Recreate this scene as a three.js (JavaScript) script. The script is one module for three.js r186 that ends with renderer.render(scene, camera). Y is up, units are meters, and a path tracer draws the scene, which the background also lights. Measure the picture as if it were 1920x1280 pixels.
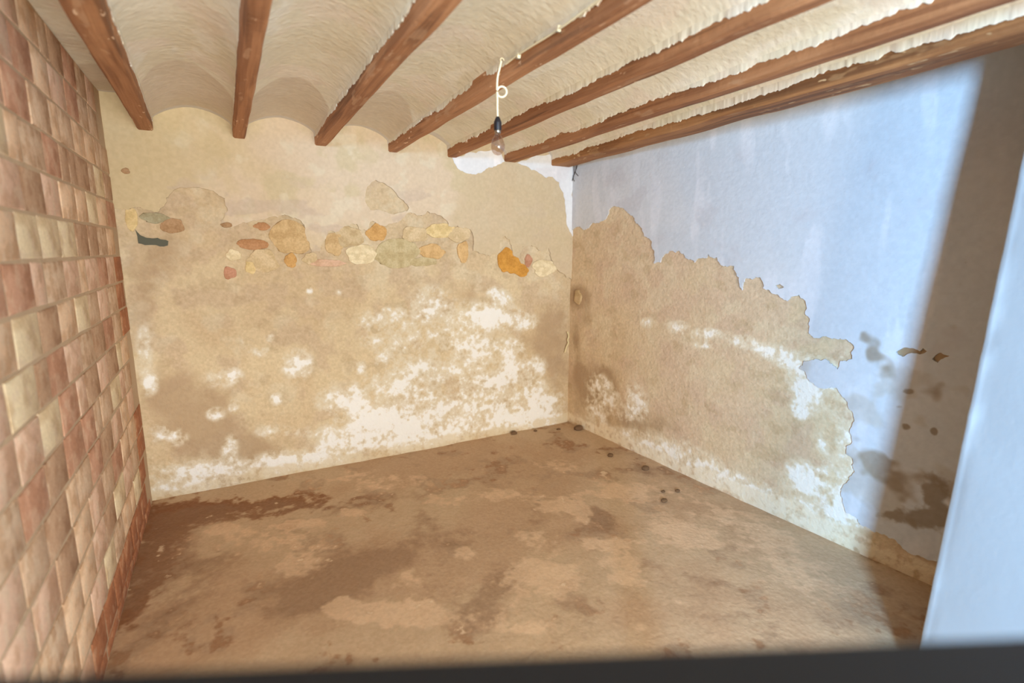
import * as THREE from 'three';
import { mergeGeometries, mergeVertices, toCreasedNormals } from 'three/addons/utils/BufferGeometryUtils.js';
import { RoundedBoxGeometry } from 'three/addons/geometries/RoundedBoxGeometry.js';
import { RectAreaLightUniformsLib } from 'three/addons/lights/RectAreaLightUniformsLib.js';

// ---------------------------------------------------------------- camera, sky, sun, area lights, exposure
const scene = new THREE.Scene();
const camera = new THREE.PerspectiveCamera(66.44, 1920 / 1280, 0.02, 100);
camera.position.set(0, 1.6, 0);
camera.rotation.order = 'YXZ';
camera.rotation.set(THREE.MathUtils.degToRad(-10.15), THREE.MathUtils.degToRad(-28.7), 0);
camera.focus = 3.1;
camera.userData.fStop = 1.15;
const renderer = new THREE.WebGLRenderer({ antialias: true });
renderer.toneMapping = THREE.LinearToneMapping;
renderer.toneMappingExposure = 0.835;
renderer.shadowMap.enabled = true;
RectAreaLightUniformsLib.init();
scene.background = new THREE.Color(0.5, 0.68, 1.0);
scene.backgroundIntensity = 1.0;

// sun on the yard outside, from behind the house: it never enters the room
const sun = new THREE.DirectionalLight(0xfff0d8, 3);
sun.position.set(3, 9, -6); sun.target.position.set(0, 0, 9);
sun.castShadow = true;
sun.shadow.camera.left = sun.shadow.camera.bottom = -14; sun.shadow.camera.right = sun.shadow.camera.top = 14;
sun.shadow.mapSize.set(2048, 2048);
scene.add(sun, sun.target);
// daylight standing in the wide doorway behind the viewer
const doorLight = new THREE.RectAreaLight(new THREE.Color(1.0, 0.985, 0.9), 56, 1.9, 1.6);
doorLight.position.set(0.25, 0.98, 3.95); doorLight.lookAt(0.45, 2.8, -1.5);
// blue sky light standing in the tall window far behind on the left
const windowLight = new THREE.RectAreaLight(new THREE.Color(0.33, 0.63, 1.0), 450, 0.46, 1.05);
windowLight.position.set(-1.22, 1.78, 2.06); windowLight.lookAt(3, 1.0, 0.6);
scene.add(doorLight, windowLight);

// ---------------------------------------------------------------- helpers
const TAU = Math.PI * 2;
function rng(seed) { let s = seed >>> 0; return () => { s = (s + 0x6d2b79f5) >>> 0; let t = Math.imul(s ^ (s >>> 15), 1 | s); t = (t + Math.imul(t ^ (t >>> 7), 61 | t)) ^ t; return ((t ^ (t >>> 14)) >>> 0) / 4294967296; }; }
const H = new Float32Array(65536); { const r = rng(7); for (let i = 0; i < 65536; i++) H[i] = r(); }
const hash2 = (x, y) => H[((x * 73 + y * 9973) ^ (y * 31 + 17)) & 65535];
function vnoise(x, y) {
  const xi = Math.floor(x), yi = Math.floor(y); let fx = x - xi, fy = y - yi;
  fx = fx * fx * (3 - 2 * fx); fy = fy * fy * (3 - 2 * fy);
  const a = hash2(xi, yi), b = hash2(xi + 1, yi), c = hash2(xi, yi + 1), d = hash2(xi + 1, yi + 1);
  return a + (b - a) * fx + (c - a) * fy + (a - b - c + d) * fx * fy;
}
function fbm(x, y, o = 4) { let s = 0, a = 0.5, t = 0; for (let i = 0; i < o; i++) { s += a * vnoise(x, y); t += a; a *= 0.5; const q = x * 1.62 + y * 1.18 + 11.3; y = y * 1.62 - x * 1.18 + 5.7; x = q; } return s / t; }
const sstep = (a, b, x) => { const t = Math.min(1, Math.max(0, (x - a) / (b - a))); return t * t * (3 - 2 * t); };
const lerp = (a, b, t) => a + (b - a) * t;
const mixc = (a, b, t) => [lerp(a[0], b[0], t), lerp(a[1], b[1], t), lerp(a[2], b[2], t)];
const V3 = (x, y, z) => new THREE.Vector3(x, y, z);

// a colour texture over wm x hm metres; fn(u, v) gives sRGB 0..255
function paintTexture(w, h, wm, hm, fn) {
  const d = new Uint8Array(w * h * 4);
  for (let j = 0; j < h; j++) for (let i = 0; i < w; i++) {
    const c = fn((i + 0.5) / w * wm, (j + 0.5) / h * hm, i, j), k = (j * w + i) * 4;
    d[k] = Math.max(0, Math.min(255, c[0])); d[k + 1] = Math.max(0, Math.min(255, c[1])); d[k + 2] = Math.max(0, Math.min(255, c[2])); d[k + 3] = 255;
  }
  const t = new THREE.DataTexture(d, w, h, THREE.RGBAFormat);
  t.colorSpace = THREE.SRGBColorSpace; t.magFilter = THREE.LinearFilter; t.minFilter = THREE.LinearMipmapLinearFilter; t.generateMipmaps = true;
  t.wrapS = t.wrapT = THREE.MirroredRepeatWrapping; t.repeat.set(1 / wm, 1 / hm); t.needsUpdate = true;
  return t;
}
function bumpTexture(size, metres, fn) {
  const d = new Uint8Array(size * size * 4);
  for (let j = 0; j < size; j++) for (let i = 0; i < size; i++) { const v = Math.max(0, Math.min(255, 255 * fn(i / size, j / size))), k = (j * size + i) * 4; d[k] = d[k + 1] = d[k + 2] = v; d[k + 3] = 255; }
  const t = new THREE.DataTexture(d, size, size, THREE.RGBAFormat);
  t.magFilter = THREE.LinearFilter; t.minFilter = THREE.LinearMipmapLinearFilter; t.generateMipmaps = true;
  t.wrapS = t.wrapT = THREE.MirroredRepeatWrapping; t.repeat.set(1 / metres, 1 / metres); t.needsUpdate = true;
  return t;
}
// adds soft-edged spots (centre, half sizes, turn, weight) into a field sampled on w x h texels
function field(w, h, wm, hm, spots, u0 = 0) {
  const f = new Float32Array(w * h);
  for (const [cu, cv, ru, rv, a, wt] of spots) {
    const R = 2.4 * Math.max(ru, rv), ca = Math.cos(a), sa = Math.sin(a), x = cu - u0;
    const i0 = Math.max(0, Math.floor((x - R) / wm * w)), i1 = Math.min(w - 1, Math.ceil((x + R) / wm * w)), j0 = Math.max(0, Math.floor((cv - R) / hm * h)), j1 = Math.min(h - 1, Math.ceil((cv + R) / hm * h));
    for (let j = j0; j <= j1; j++) for (let i = i0; i <= i1; i++) {
      const du = (i + 0.5) / w * wm - x, dv = (j + 0.5) / h * hm - cv, p = (du * ca + dv * sa) / ru, q = (-du * sa + dv * ca) / rv, e = wt * Math.exp(-(p * p + q * q) * 0.9), k = j * w + i;
      f[k] = f[k] + e - 0.5 * f[k] * Math.min(1, e);
    }
  }
  return f;
}
function finish(m, name, parent, kind) { m.name = name; m.castShadow = m.receiveShadow = true; (parent || scene).add(m); if (kind) m.userData.kind = kind; return m; }
const taken = {};
function numbered(n) { const k = taken[n] = (taken[n] ?? -1) + 1; return k ? n + '_' + String(k).padStart(3, '0') : n; }
function tag(o, label, category, group) { Object.assign(o.userData, { label, category }); if (group) o.userData.group = group; return o; }
function mesh(name, geo, mat, parent, kind) { return finish(new THREE.Mesh(geo, mat), parent ? name : numbered(name), parent, kind); }
function groupAt(name, x = 0, y = 0, z = 0) { const g = new THREE.Group(); g.name = numbered(name); g.position.set(x, y, z); scene.add(g); return g; }

// frames: u along the surface, v up (or away), n out of the surface
const frame = (o, du, dn) => { du.normalize(); dn.normalize(); const dv = V3(0, 0, 0).crossVectors(dn, du); return { o, du, dv, dn, m: new THREE.Matrix4().makeBasis(du, dv, dn).setPosition(o) }; };
const BACK = frame(V3(-0.6, 0, -3.845), V3(1, 0, 0), V3(0, 0, 1));
const RIGHT = frame(V3(2.70, 0, -3.845), V3(0.055, 0, 1), V3(-1, 0, 0.055));
const LEFT = frame(V3(-0.53, 0, 0.9), V3(0, 0, -1), V3(1, 0, 0));
const FLOOR = frame(V3(-2.8, 0, 3.4), V3(1, 0, 0), V3(0, 1, 0));
// a slab whose front is a displaced grid; local axes u, v, n, then carried into the frame
function slab(fr, u0, u1, v0, v1, thick, nu, nv, disp) {
  const pos = [], uv = [], idx = [], W = nu + 1;
  for (const back of [0, 1]) for (let j = 0; j <= nv; j++) for (let i = 0; i <= nu; i++) {
    if (back && i && i < nu && j && j < nv) { pos.push(0, 0, 0); uv.push(0, 0); continue; }
    const u = lerp(u0, u1, i / nu), v = lerp(v0, v1, j / nv); pos.push(u, v, back ? -thick : disp ? disp(u, v) : 0); uv.push(u, v);
  }
  const B = W * (nv + 1);
  for (let j = 0; j < nv; j++) for (let i = 0; i < nu; i++) { const a = j * W + i; idx.push(a, a + 1, a + W + 1, a, a + W + 1, a + W); }
  for (let i = 0; i < nu; i++) { idx.push(i, B + i, B + i + 1, i, B + i + 1, i + 1); const t = nv * W + i; idx.push(t, t + 1, B + t + 1, t, B + t + 1, B + t); }
  for (let j = 0; j < nv; j++) { const l = j * W, r = l + nu; idx.push(l, l + W, B + l + W, l, B + l + W, B + l); idx.push(r, B + r, B + r + W, r, B + r + W, r + W); }
  const c = [B, B + nu, B + nv * W + nu, B + nv * W]; idx.push(c[0], c[2], c[1], c[0], c[3], c[2]);
  let g = new THREE.BufferGeometry();
  g.setAttribute('position', new THREE.Float32BufferAttribute(pos, 3)); g.setAttribute('uv', new THREE.Float32BufferAttribute(uv, 2)); g.setIndex(idx);
  g = toCreasedNormals(g, 0.7); g.applyMatrix4(fr.m); return g;
}
function ragged(pts, seed, amp = 0.16, rounds = 3, closed = false) {
  const r = rng(seed); let p = pts.map((q) => q.slice());
  for (let k = 0; k < rounds; k++) {
    const o = [], n = closed ? p.length : p.length - 1;
    for (let i = 0; i < n; i++) { const a = p[i], b = p[(i + 1) % p.length], dx = b[0] - a[0], dy = b[1] - a[1], s = Math.hypot(dx, dy) > 0.012 ? (r() - 0.5) * 2 * amp : 0; o.push(a, [(a[0] + b[0]) / 2 - dy * s, (a[1] + b[1]) / 2 + dx * s]); }
    if (!closed) o.push(p[p.length - 1]);
    p = o;
  }
  return p;
}
const toShape = (p) => new THREE.Shape(p.map((q) => new THREE.Vector2(q[0], q[1])));
const toPath = (p) => new THREE.Path(p.map((q) => new THREE.Vector2(q[0], q[1])));
// a coat of plaster or paint with a real edge
function coat(fr, outline, holes, thick, n0 = 0) {
  const s = toShape(outline); for (const h of holes) s.holes.push(toPath(h));
  const g = new THREE.ExtrudeGeometry(s, { depth: thick, bevelEnabled: false, steps: 1 });
  g.translate(0, 0, n0); g.applyMatrix4(fr.m); return g;
}

// ---------------------------------------------------------------- outlines and stains, in metres along each surface
const COAT_EDGE = [[0.098, 1.824], [0.174, 1.839], [0.263, 1.811], [0.330, 1.895], [0.419, 1.961], [0.503, 1.966], [0.582, 1.951], [0.642, 1.908], [0.651, 1.833], [0.607, 1.770], [0.636, 1.731], [0.682, 1.738], [0.776, 1.770], [0.856, 1.782], [0.937, 1.798], [0.997, 1.814], [1.068, 1.788], [1.105, 1.732], [1.107, 1.661], [1.135, 1.575], [1.192, 1.582], [1.220, 1.648], [1.263, 1.720], [1.380, 1.752], [1.447, 1.768], [1.475, 1.724], [1.520, 1.724], [1.562, 1.793], [1.637, 1.757], [1.717, 1.781], [1.773, 1.805], [1.816, 1.852], [1.914, 1.840], [1.973, 1.873], [2.023, 1.859], [2.092, 1.837], [2.142, 1.766], [2.240, 1.760], [2.322, 1.745], [2.353, 1.680], [2.347, 1.579], [2.436, 1.554], [2.566, 1.562], [2.586, 1.673], [2.635, 1.699], [2.695, 1.622], [2.715, 1.535], [2.766, 1.517], [2.797, 1.614], [2.885, 1.623], [2.975, 1.578], [3.061, 1.596], [3.084, 1.514], [3.163, 1.403], [3.244, 1.345], [3.337, 1.304]];
const COAT_HOLE = [[1.515, 1.924], [1.535, 2.027], [1.597, 2.075], [1.658, 2.056], [1.726, 2.008], [1.795, 1.943], [1.833, 1.891], [1.816, 1.868], [1.743, 1.850], [1.634, 1.862], [1.550, 1.867]];
const WHITE_A = [[2.180, 2.280], [2.196, 2.235], [2.231, 2.191], [2.292, 2.167], [2.373, 2.161], [2.429, 2.180], [2.485, 2.224], [2.551, 2.237], [2.627, 2.275], [2.599, 2.338], [2.514, 2.355], [2.331, 2.324]];
const WHITE_B = [[2.744, 2.276], [2.829, 2.257], [2.932, 2.222], [3.021, 2.176], [3.084, 2.189], [3.149, 2.149], [3.195, 2.064], [3.219, 1.949], [3.234, 1.806], [3.269, 1.743], [3.304, 1.697], [3.348, 1.762], [3.332, 2.345], [3.113, 2.363], [2.905, 2.346]];
const PAINT_EDGE = [[-0.056, 1.717], [-0.003, 1.697], [0.033, 1.761], [0.119, 1.785], [0.219, 1.764], [0.285, 1.805], [0.403, 1.817], [0.477, 1.864], [0.499, 1.912], [0.583, 1.915], [0.667, 1.886], [0.748, 1.842], [0.785, 1.785], [0.852, 1.744], [0.883, 1.682], [0.952, 1.650], [0.982, 1.581], [0.983, 1.490], [1.043, 1.499], [1.069, 1.552], [1.126, 1.582], [1.174, 1.568], [1.210, 1.582], [1.268, 1.532], [1.341, 1.505], [1.382, 1.534], [1.432, 1.535], [1.446, 1.563], [1.513, 1.543], [1.540, 1.503], [1.596, 1.485], [1.641, 1.492], [1.684, 1.422], [1.709, 1.345], [1.721, 1.417], [1.771, 1.413], [1.825, 1.428], [1.845, 1.366], [1.907, 1.339], [1.961, 1.319], [2.001, 1.303], [2.017, 1.329], [2.064, 1.345], [2.097, 1.318], [2.109, 1.259], [2.136, 1.221], [2.151, 1.127], [2.217, 1.131], [2.281, 1.128], [2.372, 1.108], [2.366, 1.068], [2.375, 1.035], [2.320, 1.014], [2.309, 0.965], [2.262, 0.991], [2.238, 1.010], [2.187, 1.001], [2.125, 0.978], [2.105, 0.931], [2.171, 0.870], [2.255, 0.847], [2.313, 0.866], [2.374, 0.805], [2.409, 0.674], [2.398, 0.522], [2.450, 0.438], [2.395, 0.301], [2.433, 0.199], [2.521, 0.164], [2.620, 0.168], [2.718, 0.130], [2.847, 0.143], [2.931, 0.122], [2.990, 0.116]];
const FLAKE_A = [[2.566, 1.102], [2.590, 1.127], [2.629, 1.133], [2.660, 1.123], [2.671, 1.140], [2.689, 1.128], [2.662, 1.108], [2.619, 1.105], [2.595, 1.085]];
const FLAKE_B = [[2.713, 1.096], [2.727, 1.119], [2.742, 1.131], [2.775, 1.122], [2.753, 1.104], [2.736, 1.080]];
const FLAKE_C = [[1.922, 1.390], [1.947, 1.398], [1.974, 1.381], [1.944, 1.367]];

const SALT_BACK = [[1.99, 1.15, 0.131, 0.108, -0.05, 1.2], [1.66, 1.08, 0.162, 0.064, -0.06, 0.8], [1.50, 1.06, 0.055, 0.040, -0.07, 0.7], [2.31, 1.03, 0.133, 0.105, -0.07, 0.9], [2.43, 1.02, 0.097, 0.062, -0.07, 1.2], [2.55, 1.06, 0.130, 0.063, -0.06, 1.2], [2.61, 1.17, 0.080, 0.062, -0.05, 0.9], [2.68, 1.00, 0.175, 0.064, -0.07, 1], [2.85, 0.97, 0.064, 0.046, -0.07, 1.3], [2.53, 1.24, 0.049, 0.035, -0.04, 1], [2.31, 0.81, 0.143, 0.089, -0.09, 0.85], [2.21, 0.86, 0.140, 0.061, -0.09, 0.6], [2.45, 0.72, 0.198, 0.100, -0.10, 0.6], [1.60, 0.78, 0.057, 0.041, -0.10, 0.9], [1.42, 0.72, 0.031, 0.040, -0.11, 1.2], [1.68, 0.56, 0.168, 0.093, -0.13, 1.25], [1.39, 0.54, 0.055, 0.065, -0.13, 0.9], [1.24, 0.54, 0.098, 0.048, -0.14, 1], [1.29, 0.46, 0.153, 0.041, -0.15, 0.7], [0.99, 0.80, 0.083, 0.084, -0.11, 0.8], [0.77, 0.91, 0.065, 0.029, -0.10, 0.6], [0.84, 0.57, 0.027, 0.030, -0.14, 1.4], [0.70, 0.99, 0.044, 0.025, -0.09, 0.5], [0.83, 1.00, 0.026, 0.029, -0.08, 0.6], [1.50, 0.36, 0.203, 0.084, -0.15, 1.1], [1.75, 0.30, 0.260, 0.087, -0.16, 1.2], [2.11, 0.33, 0.141, 0.045, -0.15, 0.7], [2.25, 0.33, 0.242, 0.064, -0.15, 0.7], [1.42, 0.27, 0.120, 0.101, -0.17, 1.2], [1.58, 0.24, 0.167, 0.103, -0.17, 1.1], [1.33, 0.16, 0.119, 0.084, -0.18, 1], [1.88, 0.19, 0.180, 0.080, -0.17, 0.9], [2.15, 0.19, 0.172, 0.073, -0.16, 0.6], [2.55, 0.20, 0.208, 0.086, -0.15, 0.7], [2.60, 0.48, 0.156, 0.056, -0.12, 0.8], [2.84, 0.33, 0.110, 0.068, -0.14, 0.9], [2.95, 0.31, 0.090, 0.099, -0.14, 1], [3.04, 0.17, 0.139, 0.121, -0.15, 1], [2.81, 0.13, 0.166, 0.099, -0.16, 1.1], [2.60, 0.14, 0.063, 0.068, -0.16, 1.2], [2.79, 0.09, 0.121, 0.079, -0.16, 1.2], [2.15, 0.08, 0.144, 0.046, -0.18, 0.8], [1.92, 0.07, 0.183, 0.063, -0.18, 0.9], [1.66, 0.08, 0.215, 0.053, -0.19, 0.9], [1.10, 0.08, 0.188, 0.049, -0.20, 1], [0.95, 0.08, 0.217, 0.056, -0.20, 1], [0.81, 0.08, 0.084, 0.079, -0.21, 0.9], [1.18, 0.17, 0.076, 0.058, -0.19, 0.6], [0.42, 0.14, 0.219, 0.052, -0.21, 1], [0.27, 0.14, 0.120, 0.051, -0.22, 1], [0.20, 0.06, 0.118, 0.051, -0.23, 0.9], [0.41, 0.01, 0.158, 0.061, -0.23, 0.8], [0.54, 0.02, 0.065, 0.046, -0.22, 0.6], [0.15, 0.44, 0.040, 0.042, -0.17, 0.9], [0.22, 0.40, 0.058, 0.043, -0.18, 0.9], [0.13, 0.77, 0.038, 0.054, -0.13, 0.9], [0.12, 0.79, 0.022, 0.047, -0.12, 1], [0.47, 0.52, 0.043, 0.036, -0.15, 0.7], [0.58, 0.56, 0.025, 0.037, -0.15, 0.7], [0.52, 0.75, 0.080, 0.050, -0.12, 0.5], [0.60, 0.78, 0.044, 0.036, -0.12, 0.6], [0.13, 1.00, 0.038, 0.133, -0.09, 0.45], [0.80, 0.34, 0.089, 0.039, -0.17, 0.6], [1.11, 0.28, 0.148, 0.040, -0.17, 0.5], [1.14, 0.19, 0.038, 0.065, -0.18, 0.8], [0.53, 0.27, 0.045, 0.075, -0.19, 0.5], [1.77, 0.90, 0.168, 0.083, -0.09, 0.5], [2.03, 0.96, 0.134, 0.068, -0.08, 0.6], [1.53, 0.92, 0.095, 0.048, -0.09, 0.5], [1.94, 0.67, 0.221, 0.103, -0.11, 0.55], [2.26, 0.59, 0.191, 0.090, -0.12, 0.6], [2.40, 0.39, 0.200, 0.093, -0.14, 0.7], [2.71, 0.58, 0.158, 0.094, -0.11, 0.7], [2.92, 0.56, 0.100, 0.077, -0.11, 0.8], [2.71, 0.77, 0.105, 0.065, -0.09, 0.6], [2.98, 0.06, 0.138, 0.081, -0.16, 0.9], [3.12, 0.03, 0.083, 0.082, -0.16, 0.8], [3.15, 0.23, 0.071, 0.061, -0.14, 0.6], [1.84, 0.46, 0.175, 0.052, -0.14, 0.7], [2.39, 0.10, 0.203, 0.066, -0.17, 0.7], [2.10, -0.08, 0.240, 0.037, -0.19, 0.6], [1.10, 1.31, 0.021, 0.018, -0.04, 1], [1.30, 1.29, 0.022, 0.019, -0.04, 0.6]];
const DAMP_BACK = [[0.26, 0.68, 0.201, 0.174, -0.14, 0.9], [0.45, 0.43, 0.277, 0.220, -0.17, 0.6], [0.69, 0.20, 0.234, 0.116, -0.19, 0.8], [0.23, 0.36, 0.146, 0.143, -0.18, 0.6], [0.51, 0.02, 0.194, 0.092, -0.22, 0.8], [3.14, 0.87, 0.148, 0.289, -0.08, 0.7], [3.20, 0.48, 0.141, 0.300, -0.12, 0.6], [2.40, 0.48, 0.298, 0.138, -0.13, 0.5], [2.92, 0.80, 0.219, 0.190, -0.09, 0.5], [2.60, 0.26, 0.136, 0.077, -0.15, 0.8], [2.27, 1.20, 0.186, 0.103, -0.05, 0.5], [1.24, 1.13, 0.182, 0.053, -0.06, 0.3], [2.08, 1.04, 0.180, 0.127, -0.07, 0.4], [0.26, 1.55, 0.217, 0.161, -0.01, 0.45], [0.41, 1.29, 0.230, 0.168, -0.05, 0.3], [0.16, 1.30, 0.080, 0.260, -0.05, 0.5]];
const SALT_RIGHT = [[0.40, 0.45, 0.112, 0.075, 0.22, 0.8], [0.54, 0.37, 0.107, 0.082, 0.24, 1], [0.37, 0.21, 0.115, 0.095, 0.27, 1.1], [0.84, 0.44, 0.094, 0.094, 0.24, 0.9], [0.90, 0.39, 0.069, 0.077, 0.26, 0.9], [0.73, 0.28, 0.100, 0.053, 0.27, 0.6], [0.34, 0.05, 0.148, 0.039, 0.29, 0.8], [0.68, 0.09, 0.195, 0.045, 0.30, 0.9], [0.97, 0.09, 0.173, 0.060, 0.32, 1], [1.24, 0.12, 0.155, 0.081, 0.33, 1.1], [1.43, 0.10, 0.162, 0.070, 0.35, 1.1], [1.65, 0.07, 0.147, 0.059, 0.38, 1.1], [1.85, 0.08, 0.142, 0.049, 0.39, 1.1], [2.03, 0.05, 0.144, 0.047, 0.42, 1], [2.19, 0.04, 0.133, 0.045, 0.44, 1], [2.34, 0.06, 0.122, 0.043, 0.45, 0.9], [0.94, 1.05, 0.054, 0.028, 0.12, 1.1], [1.22, 1.05, 0.085, 0.034, 0.13, 1], [1.45, 1.03, 0.102, 0.032, 0.14, 1.1], [1.43, 0.95, 0.078, 0.022, 0.16, 0.9], [1.71, 1.03, 0.082, 0.030, 0.15, 0.9], [1.87, 1.00, 0.090, 0.032, 0.16, 0.8], [1.97, 0.98, 0.059, 0.038, 0.17, 0.8], [2.07, 0.96, 0.093, 0.043, 0.19, 1], [2.22, 0.92, 0.114, 0.065, 0.20, 1.2], [2.28, 0.88, 0.122, 0.047, 0.22, 1], [2.11, 0.84, 0.061, 0.080, 0.22, 0.8], [2.17, 0.76, 0.078, 0.061, 0.25, 0.8], [2.43, 0.97, 0.100, 0.083, 0.20, 0.9], [2.46, 0.80, 0.111, 0.111, 0.26, 1], [2.44, 0.59, 0.069, 0.115, 0.32, 1], [2.49, 0.46, 0.068, 0.114, 0.36, 1.1], [2.45, 0.30, 0.082, 0.100, 0.40, 1.3], [2.41, 0.19, 0.115, 0.072, 0.43, 1.1], [2.23, 0.27, 0.106, 0.081, 0.39, 1.1], [2.17, 0.31, 0.084, 0.064, 0.37, 0.9], [2.33, 0.41, 0.058, 0.060, 0.36, 0.7], [2.26, 0.54, 0.029, 0.048, 0.32, 0.6], [2.13, 0.67, 0.031, 0.025, 0.27, 1], [2.13, 0.72, 0.043, 0.062, 0.26, 0.6], [2.53, 0.93, 0.057, 0.161, 0.22, 0.6]];
const DAMP_RIGHT = [[0.46, 0.47, 0.273, 0.184, 0.22, 0.9], [0.26, 0.33, 0.223, 0.242, 0.24, 0.8], [0.85, 0.25, 0.360, 0.130, 0.28, 0.8], [0.12, 1.19, 0.162, 0.112, 0.08, 1.2], [0.24, 0.99, 0.100, 0.093, 0.12, 0.6], [0.10, 0.78, 0.076, 0.241, 0.15, 0.7], [2.63, 1.11, 0.087, 0.036, 0.17, 1.3], [2.74, 1.11, 0.048, 0.034, 0.17, 1.3], [2.76, 0.51, 0.087, 0.156, 0.38, 0.9], [2.82, 0.40, 0.086, 0.103, 0.42, 0.8], [2.70, 0.32, 0.095, 0.065, 0.43, 0.5], [2.66, 0.74, 0.022, 0.026, 0.30, 0.9], [2.75, 0.76, 0.017, 0.020, 0.30, 0.9], [2.60, 1.00, 0.045, 0.026, 0.20, 0.6], [0.28, -0.12, 0.385, 0.070, 0.32, 0.4]];
const PAINT_SPOTS = [[2.76, 0.76, 0.017, 0.020, 0.30, 1], [2.65, 0.75, 0.023, 0.021, 0.29, 0.8], [2.61, 0.84, 0.027, 0.016, 0.26, 0.7], [2.64, 0.92, 0.031, 0.016, 0.23, 0.8], [2.80, 0.45, 0.073, 0.103, 0.40, 0.8], [2.77, 0.33, 0.090, 0.048, 0.44, 0.7], [2.61, 0.27, 0.076, 0.039, 0.43, 0.6], [2.78, 1.54, 0.022, 0.012, 0.02, 0.6]];
const DARK_FLOOR = [[-0.30, 3.52, 0.42, 0.15, -0.50, 1], [0.17, 3.38, 0.30, 0.11, -0.50, 0.7], [-0.44, 3.29, 0.18, 0.20, -0.50, 1], [-0.48, 2.93, 0.13, 0.31, -0.50, 1], [0.52, 3.18, 0.20, 0.14, -0.50, 0.6], [0.92, 3.13, 0.31, 0.12, -0.50, 0.6], [0.38, 2.46, 0.24, 0.23, -0.50, 1.1], [0.22, 2.36, 0.17, 0.16, -0.50, 1.1], [0.63, 2.48, 0.14, 0.07, -0.50, 1.2], [0.52, 2.48, 0.16, 0.14, -0.50, 0.8], [0.93, 2.02, 0.23, 0.20, -0.50, 0.8], [0.81, 1.87, 0.14, 0.07, -0.50, 0.9], [1.12, 2.05, 0.11, 0.17, -0.50, 0.5], [0.97, 2.86, 0.13, 0.16, -0.50, 0.6], [1.04, 2.54, 0.15, 0.17, -0.50, 0.7], [0.84, 2.59, 0.12, 0.17, -0.50, 0.6], [1.51, 2.49, 0.16, 0.15, -0.50, 0.6], [1.81, 2.25, 0.13, 0.10, -0.50, 0.9], [1.86, 2.37, 0.09, 0.08, -0.50, 0.9], [2.62, 2.67, 0.16, 0.10, -0.50, 0.6], [2.31, 2.84, 0.16, 0.13, -0.50, 0.5], [1.84, 1.76, 0.16, 0.09, -0.50, 0.7], [1.90, 1.58, 0.16, 0.06, -0.50, 0.8], [1.59, 1.80, 0.16, 0.13, -0.50, 0.4], [1.28, 1.74, 0.15, 0.11, -0.50, 0.5], [1.78, 1.35, 0.14, 0.07, -0.50, 0.7], [1.93, 1.22, 0.09, 0.11, -0.50, 0.5], [-0.18, 2.92, 0.19, 0.22, -0.50, 0.7], [-0.32, 2.62, 0.20, 0.26, -0.50, 0.7], [2.47, 1.52, 0.07, 0.05, -0.50, 0.9], [1.80, 3.12, 0.24, 0.13, -0.50, 0.3], [2.70, 1.19, 0.11, 0.21, -0.50, 0.6], [2.77, 3.20, 0.27, 0.17, -0.50, 0.35]];
const PALE_FLOOR = [[1.27, 1.99, 0.19, 0.17, -0.50, 1], [0.45, 2.11, 0.21, 0.09, -0.50, 1], [0.33, 2.22, 0.06, 0.06, -0.50, 1.2], [0.66, 2.00, 0.17, 0.08, -0.50, 0.9], [0.65, 2.28, 0.08, 0.11, -0.50, 0.8], [1.44, 2.84, 0.21, 0.10, -0.50, 0.8], [1.10, 2.94, 0.14, 0.09, -0.50, 0.9], [1.39, 2.29, 0.12, 0.13, -0.50, 0.6], [1.72, 2.52, 0.13, 0.14, -0.50, 0.8], [1.79, 2.41, 0.05, 0.11, -0.50, 1.1], [2.16, 2.53, 0.25, 0.16, -0.50, 0.7], [2.13, 3.05, 0.28, 0.14, -0.50, 0.6], [1.67, 1.90, 0.11, 0.12, -0.50, 0.8], [1.60, 1.74, 0.10, 0.11, -0.50, 0.7], [1.70, 2.06, 0.18, 0.06, -0.50, 0.7], [0.31, 3.07, 0.13, 0.05, -0.50, 0.9], [0.00, 3.05, 0.33, 0.16, -0.50, 0.7], [-0.13, 3.25, 0.15, 0.08, -0.50, 0.7], [0.21, 2.65, 0.16, 0.15, -0.50, 0.6], [1.01, 2.32, 0.11, 0.09, -0.50, 0.6], [2.13, 2.01, 0.19, 0.15, -0.50, 0.7], [2.17, 1.86, 0.18, 0.12, -0.50, 0.6], [0.79, 3.47, 0.41, 0.19, -0.50, 0.6], [0.99, 1.71, 0.14, 0.06, -0.50, 0.7], [1.45, 1.49, 0.16, 0.07, -0.50, 0.6], [1.71, 1.50, 0.10, 0.06, -0.50, 0.6], [1.03, 1.88, 0.10, 0.10, -0.50, 0.5], [2.44, 2.38, 0.21, 0.16, -0.50, 0.5], [2.52, 2.01, 0.20, 0.21, -0.50, 0.5], [2.57, 1.64, 0.21, 0.24, -0.50, 0.6], [2.37, 1.36, 0.21, 0.20, -0.50, 0.6], [0.56, 3.08, 0.09, 0.06, -0.50, 0.8]];
const RUST_FLOOR = [[-0.38, 3.56, 0.36, 0.14, -0.50, 1.2], [-0.48, 3.48, 0.13, 0.22, -0.50, 1.3], [-0.52, 3.05, 0.11, 0.40, -0.50, 1.2], [-0.04, 3.49, 0.37, 0.12, -0.50, 0.9], [-0.53, 2.65, 0.09, 0.26, -0.50, 1], [0.41, 3.32, 0.27, 0.11, -0.50, 0.6]];
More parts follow.
